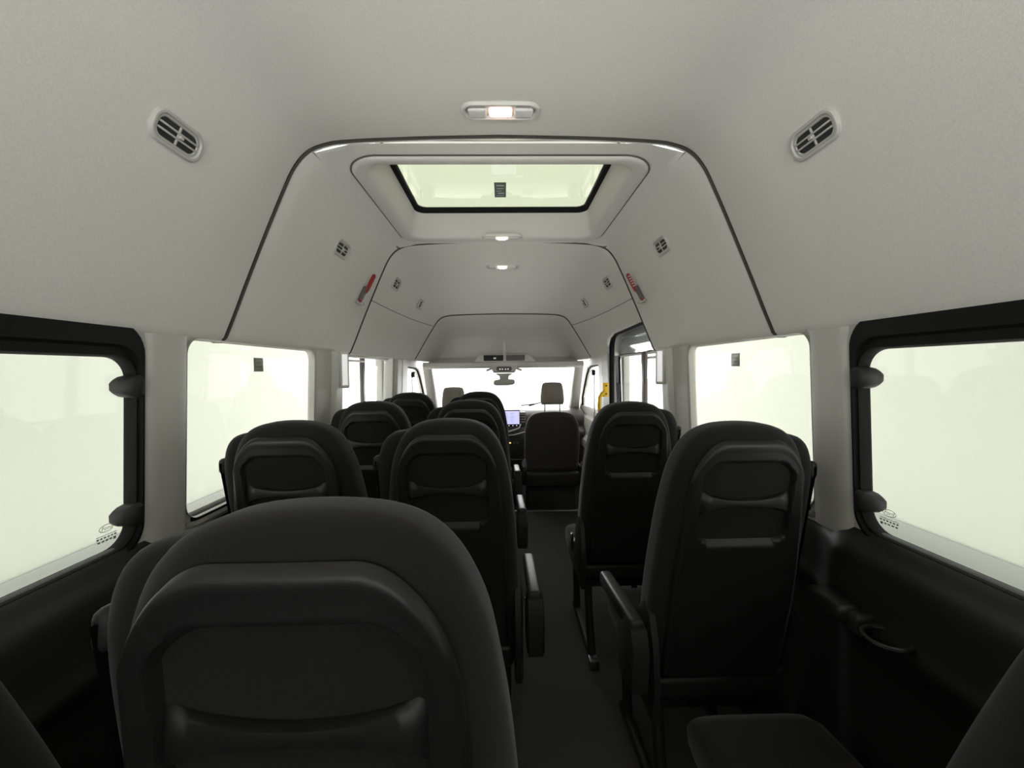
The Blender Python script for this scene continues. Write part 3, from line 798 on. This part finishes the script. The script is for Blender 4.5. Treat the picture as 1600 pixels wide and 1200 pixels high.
# ================================================================== OVERHEAD CONSOLE, MIRROR
oc = empty('overhead_console', (0.01, 3.955, 1.385), 'pale overhead console with two dark slots in the middle of the header', 'console')
mb = MB(); rows = []
for z, hwid, y in ((-.012, .295, -.005), (-.004, .292, -.025), (.010, .285, -.028), (.052, .250, -.012), (.066, .238, .004), (.068, .235, .05)):
    rows.append([(-hwid, .05, z), (-hwid, y, z), (-hwid*.5, y, z), (0, y, z), (hwid*.5, y, z), (hwid, y, z), (hwid, .05, z)])
mb.grid(rows); mb.ngon(rows[0]); mb.ngon(rows[-1]); mb.build('housing', M['ltrim'], oc)
for x, a in ((-.105, .190), (.105, .180)):
    s = MB().box((x, -.022, .030), (a, .012, .055), .004).build('slot', M['grip'] if x > 0 else M['dark'], oc)
mb = MB()
for x in (-.10, -.085): mb.box((x, -.0295, .028), (.005, .002, .014), .0005)
mb.build('button_symbol', M['ledmark'], oc)
mb = MB(); rows = []
for z, a, b in ((.05, .016, .0), (.10, .013, .012), (.16, .010, .05), (.215, .007, .10)):
    rows.append([(-a, b-.012, z), (a, b-.012, z), (a, b+.05, z), (-a, b+.05, z)])
mb.grid(rows, True); mb.ngon(rows[-1]); mb.build('spine', M['ltrim'], oc)
ml = empty('map_light', (.005, 3.95, 1.318), 'pale map light panel with four lit switches above the mirror', 'lamp')
mb = MB(); rows = []
for z, hwid, y in ((.035, .135, .0), (.01, .125, -.02), (-.03, .110, -.022), (-.045, .098, -.005), (-.046, .095, .10)):
    rows.append([(-hwid, .12, z), (-hwid, y+.01, z), (-hwid*.8, y, z), (hwid*.8, y, z), (hwid, y+.01, z), (hwid, .12, z)])
mb.grid(rows); mb.build('housing', M['ltrim'], ml)
pt = [(x, -.0235, z) for x, z in rrect(-.075, .075, -.030, .016, .022, 6)]; p2 = [(x, -.014, z) for x, _, z in pt]
mb = MB(); mb.grid([pt, p2], True); mb.ngon(pt); mb.build('switch_plate', M['grip'], ml)
mb = MB()
for x in (-.04, -.016, .014, .038): mb.box((x, -.025, -.010), (.010, .003, .010), .001)
mb.build('switch', M['ledmark'], ml)
for s in (-1, 1):
    MB().box((s*.145, .06, -.012), (.06, .05, .02), .006, 2, Matrix.Rotation(s*.35, 3, 'Y')).build('sensor_wing', M['ltrim'], ml)
mr = empty('rear_view_mirror', (.005, 4.0, 1.180), 'grey rear view mirror hanging in the middle of the windscreen', 'mirror')
mb = MB(); rows = []
for y, s_ in ((-.012, .86), (-.010, .96), (0, 1), (.02, .93), (.03, .7)):
    rows.append([(x*s_, y, z*s_+.04*0) for x, z in [(.105*math.copysign(abs(math.cos(a))**.5, math.cos(a)), .031*math.copysign(abs(math.sin(a))**.6, math.sin(a))+.004*math.cos(a)) for a in [2*PI*k/32 for k in range(32)]]])
mb.grid(rows, True); mb.ngon(rows[0]); mb.ngon(rows[-1]); mb.build('housing', M['vent'], mr)
mb = MB(); rows = []
for z, a, b in ((.088, .085, .03), (.078, .075, .03), (.06, .045, .025), (.035, .042, .02), (.02, .05, .012)):
    rows.append([(-a, .0, z), (a, .0, z), (a, .02+b, z), (-a, .02+b, z)])
mb.grid(rows, True); mb.ngon(rows[0]); mb.ngon(rows[-1]); mb.build('mount', M['vent'], mr)

# ================================================================== CEILING LAMPS
def lamp(y, label, s=1.0):
    t = empty('ceiling_lamp', (0, y, zc(0) if y < 2.3 else ZB+(1.996-ZB)*lerp_tab(SZ, y)), label, 'lamp', 'roof lining lamps')
    def rg(a, b, r, z): return [(x*s, yy*s, z) for x, yy in rrect(-a, a, -b, b, r, 8)]
    mb = MB(); mb.grid([rg(.106, .036, .034, .002), rg(.106, .036, .034, -.004), rg(.103, .033, .032, -.009), rg(.097, .028, .027, -.009), rg(.094, .025, .024, -.004), rg(.092, .023, .022, .010)], True)
    mb.build('bezel', M['lampring'], t)
    mb = MB(); mb.ngon(rg(.093, .024, .023, .004)); mb.build('backplate', M['grip'], t)
    for sx in (-1, 1):
        MB().box((sx*.062*s, .003*s, -.004), (.050*s, .034*s, .014), .005, 3).build('side_lens', M['lens'], t)
    MB().box((0, .003*s, -.005), (.062*s, .030*s, .013), .005, 3).build('bulb_lens', M['glow'], t)
    MB().box((0, .003*s, -.0115), (.036*s, .016*s, .006), .0028, 3).build('bulb', M['bulb'], t)
    if y > 2.3: t.rotation_euler = (math.radians(-8), 0, 0)
    return t
lamp(1.12, 'lit roof lamp nearest the camera, behind the skylight')
lamp(2.128, 'lit roof lamp on the front edge of the skylight frame').location.z -= .012
lamp(2.72, 'farthest lit roof lamp, on the front lining ahead of the skylight')

# ================================================================== AIR VENTS
def on_lining(sg, y, zt):
    pr = sect(y) if y > SEAM2 else HALF
    for a, b in zip(pr, pr[1:]):
        if a[1] <= zt <= b[1]:
            t = (zt-a[1])/(b[1]-a[1]+1e-12); x = a[0]+(b[0]-a[0])*t
            tx, tz = b[0]-a[0], b[1]-a[1]; L = math.hypot(tx, tz)
            up = Vector((sg*tx/L, 0, tz/L)); nrm = Vector((-sg*tz/L, 0, tx/L))
            if nrm.x*sg > 0: nrm = -nrm
            return Vector((sg*x, y, zt)), up, nrm
def make_vent():
    t = empty('air_vent')
    def rg(a, b, r, z): return [(x, yy, z) for x, yy in rrect(-a, a, -b, b, r, 8)]
    mb = MB(); mb.grid([rg(.064, .033, .026, -.002), rg(.064, .033, .026, .003), rg(.061, .030, .024, .006), rg(.057, .026, .021, .006), rg(.055, .024, .02, .002), rg(.053, .022, .019, .003), rg(.050, .020, .017, .003), rg(.048, .018, .016, -.001)], True)
    mb.build('bezel', M['vent'], t)
    mb = MB(); mb.ngon(rg(.050, .020, .017, .0005)); mb.build('backing', M['ventdark'], t)
    for y in (-.006, .006):
        MB().box((0, y, .003), (.097, .0042, .005), .0015).build('slat', M['vent'], t)
    MB().box((0, 0, .002), (.004, .038, .004), .001).build('divider', M['vent'], t)
    MB().box((.004, 0, .006), (.010, .007, .006), .002).build('tab', M['vent'], t)
    return t
vent0 = make_vent(); first = True
VENTS = [(-1, .875, 1.790, 1, 'largest rectangular air vent on the rear left lining'), (1, .875, 1.790, 1, 'largest rectangular air vent on the rear right lining'),
         (-1, 1.72, 1.805, 1.05, 'air vent on the left lining beside the skylight'), (1, 1.70, 1.805, 1.05, 'air vent on the right lining beside the skylight'),
         (-1, 2.52, 1.828, 1.15, 'small air vent on the left front lining ahead of the left hammer'), (1, 2.52, 1.828, 1.15, 'small air vent on the right front lining ahead of the right hammer'),
         (-1, 3.12, 1.80, 1.1, 'smallest air vent, farthest forward on the left lining'), (1, 3.12, 1.80, 1.1, 'smallest air vent, farthest forward on the right lining')]
for sg, y, zt, s, lab in VENTS:
    o = vent0 if first else copy_tree(vent0); first = False
    p, up, nrm = on_lining(sg, y, zt)
    xa = Vector((0, 1, 0)); ya = nrm.cross(xa)
    o.matrix_world = Matrix.Translation(p+nrm*.001) @ Matrix((xa, ya, nrm)).transposed().to_4x4() @ Matrix.Scale(s, 4)
    tag(o, lab, 'air vent', 'roof lining air vents')

# ================================================================== HAMMERS
def make_hammer():
    t = empty('emergency_hammer')
    MB().box((0, -.035, .010), (.030, .085, .018), .006, 3).build('holder', M['grip'], t)
    MB().box((0, -.080, .016), (.034, .016, .028), .005, 3).build('foot', M['vent'], t)
    mb = MB(); mb.tube([(0, -.02, .018), (0, .0, .020), (0, .075, .020), (0, .083, .018)], [.008, .010, .010, .006], 12)
    h = mb.build('handle', M['red'], t)
    mb = MB()
    for k in range(5): mb.box((.009, .010+.014*k, .020), (.006, .006, .014), .002)
    mb.build('finger_grip', M['vent'], h)
    MB().tube([(-.03, -.075, .020), (.03, -.075, .020)], [.007, .007], 10).build('hammer_head', M['red'], t)
    return t
h0 = make_hammer()
for i, (sg, y, zt, lab) in enumerate(((-1, 2.09, 1.722, 'red emergency hammer in a holder on the left lining'), (1, 2.11, 1.722, 'red emergency hammer in a holder on the right lining'))):
    o = h0 if i == 0 else copy_tree(h0)
    p, up, nrm = on_lining(sg, y, zt); fwd = Vector((0, 1, 0))
    ya = (up+fwd*.18).normalized(); xa = ya.cross(nrm).normalized()
    o.matrix_world = Matrix.Translation(p) @ Matrix((xa, ya, nrm)).transposed().to_4x4()
    tag(o, lab, 'hammer', 'emergency hammers')

# ================================================================== YELLOW GRAB HANDLE
gh = empty('grab_handle', (.770, 3.06, .70), 'yellow metal grab handle on the pillar ahead of the sliding door', 'handle')
pts = crom([(.0, -.03, .02), (-.03, -.03, .08), (-.055, -.03, .14), (-.058, -.03, .25), (-.058, -.03, .36), (-.050, -.03, .40), (-.015, -.03, .435)], 4)
MB().tube(pts, .014, 12).build('bar', M['yellow'], gh)
MB().box((-.012, -.035, .445), (.045, .012, .105), .004).build('mount_plate', M['yellow'], gh)
MB().box((-.006, -.035, .01), (.040, .012, .07), .004).build('mount_plate', M['yellow'], gh)
for z in (.475, .415): MB().tube([(-.010, -.040, z), (-.010, -.046, z)], .006, 10).build('screw', M['dark'], gh)

# ================================================================== CUP HOLDER ON THE RIGHT WALL
ch = empty('cup_holder', (.80, .89, .735), 'black cup holder bracket on the right wall beside the large single seat', 'cup holder')
MB().box((-.02, .055, 0), (.06, .11, .04), .012, 3).build('bracket', M['panel'], ch)
MB().box((.0, -.005, -.012), (.06, .04, .05), .012, 3).build('hinge', M['dark'], ch)
mb = MB(); mb.tube([(-.012+.04*math.cos(a), -.075+.04*math.sin(a), 0) for a in [2*PI*k/32 for k in range(33)]], .005, 8, False); mb.build('ring', M['panel'], ch)

# ================================================================== STICKERS AND ETCHED MARKS ON THE GLASS
for sg, y, z, lab in ((-1, 1.455, 1.328, 'small grey sticker near the top of the second left window'), (1, 1.50, 1.328, 'small grey sticker near the top of the second right window')):
    t = empty('glass_sticker', (sg*(xw(z)+.020), y, z), lab, 'sticker')
    MB().box((0, 0, 0), (.001, .055, .048), 0).build('backing', M['stickergrey'], t)
    mb = MB()
    for k in range(3): mb.box((-sg*.0008, 0, -.014+.014*k), (.0006, .036, .006), 0)
    mb.build('print', M['stickerlight'], t)
for sg in (-1, 1):
    zz = .962; z0_ = .955
    mk = empty('glass_mark', (sg*(xw(z0_)+.020), .905, z0_), 'pale etched maker mark in the lower corner of the rear %s window' % ('left' if sg < 0 else 'right'), 'glass mark')
    mb = MB()
    el = [(.0, .016*math.cos(a), .0075*math.sin(a)+.0085) for a in [2*PI*k/28 for k in range(29)]]
    mb.tube(el, .0007, 4, False)
    mb.box((0, 0, -.006), (.0008, .046, .0012), 0)
    for k in range(6): mb.box((0, -.020+.008*k, -.011), (.0008, .005, .0035), 0)
    for k in range(4): mb.box((0, -.018+.009*k, -.018), (.0008, .006, .0035), 0)
    mb.box((0, .018, -.019), (.0008, .006, .006), 0)
    mb.build('etched_lines', M['etch'], mk)
    cu = bpy.data.curves.new('lettering', 'FONT'); cu.body = 'Ford'; cu.size = .013; cu.align_x = 'CENTER'; cu.shear = .25
    tmp = bpy.data.objects.new('lettering_tmp', cu); C.objects.link(tmp)
    dg = bpy.context.evaluated_depsgraph_get(); me = bpy.data.meshes.new_from_object(tmp.evaluated_get(dg)); bpy.data.objects.remove(tmp, do_unlink=True)
    me.materials.clear(); me.materials.append(M['etch'])
    tx = bpy.data.objects.new('lettering', me); C.objects.link(tx); tx.parent = mk
    tx.matrix_local = Matrix.Translation((-sg*.0008, 0, .005)) @ Matrix.Rotation(math.radians(90 if sg < 0 else -90), 4, 'Z') @ Matrix.Rotation(PI/2, 4, 'X')
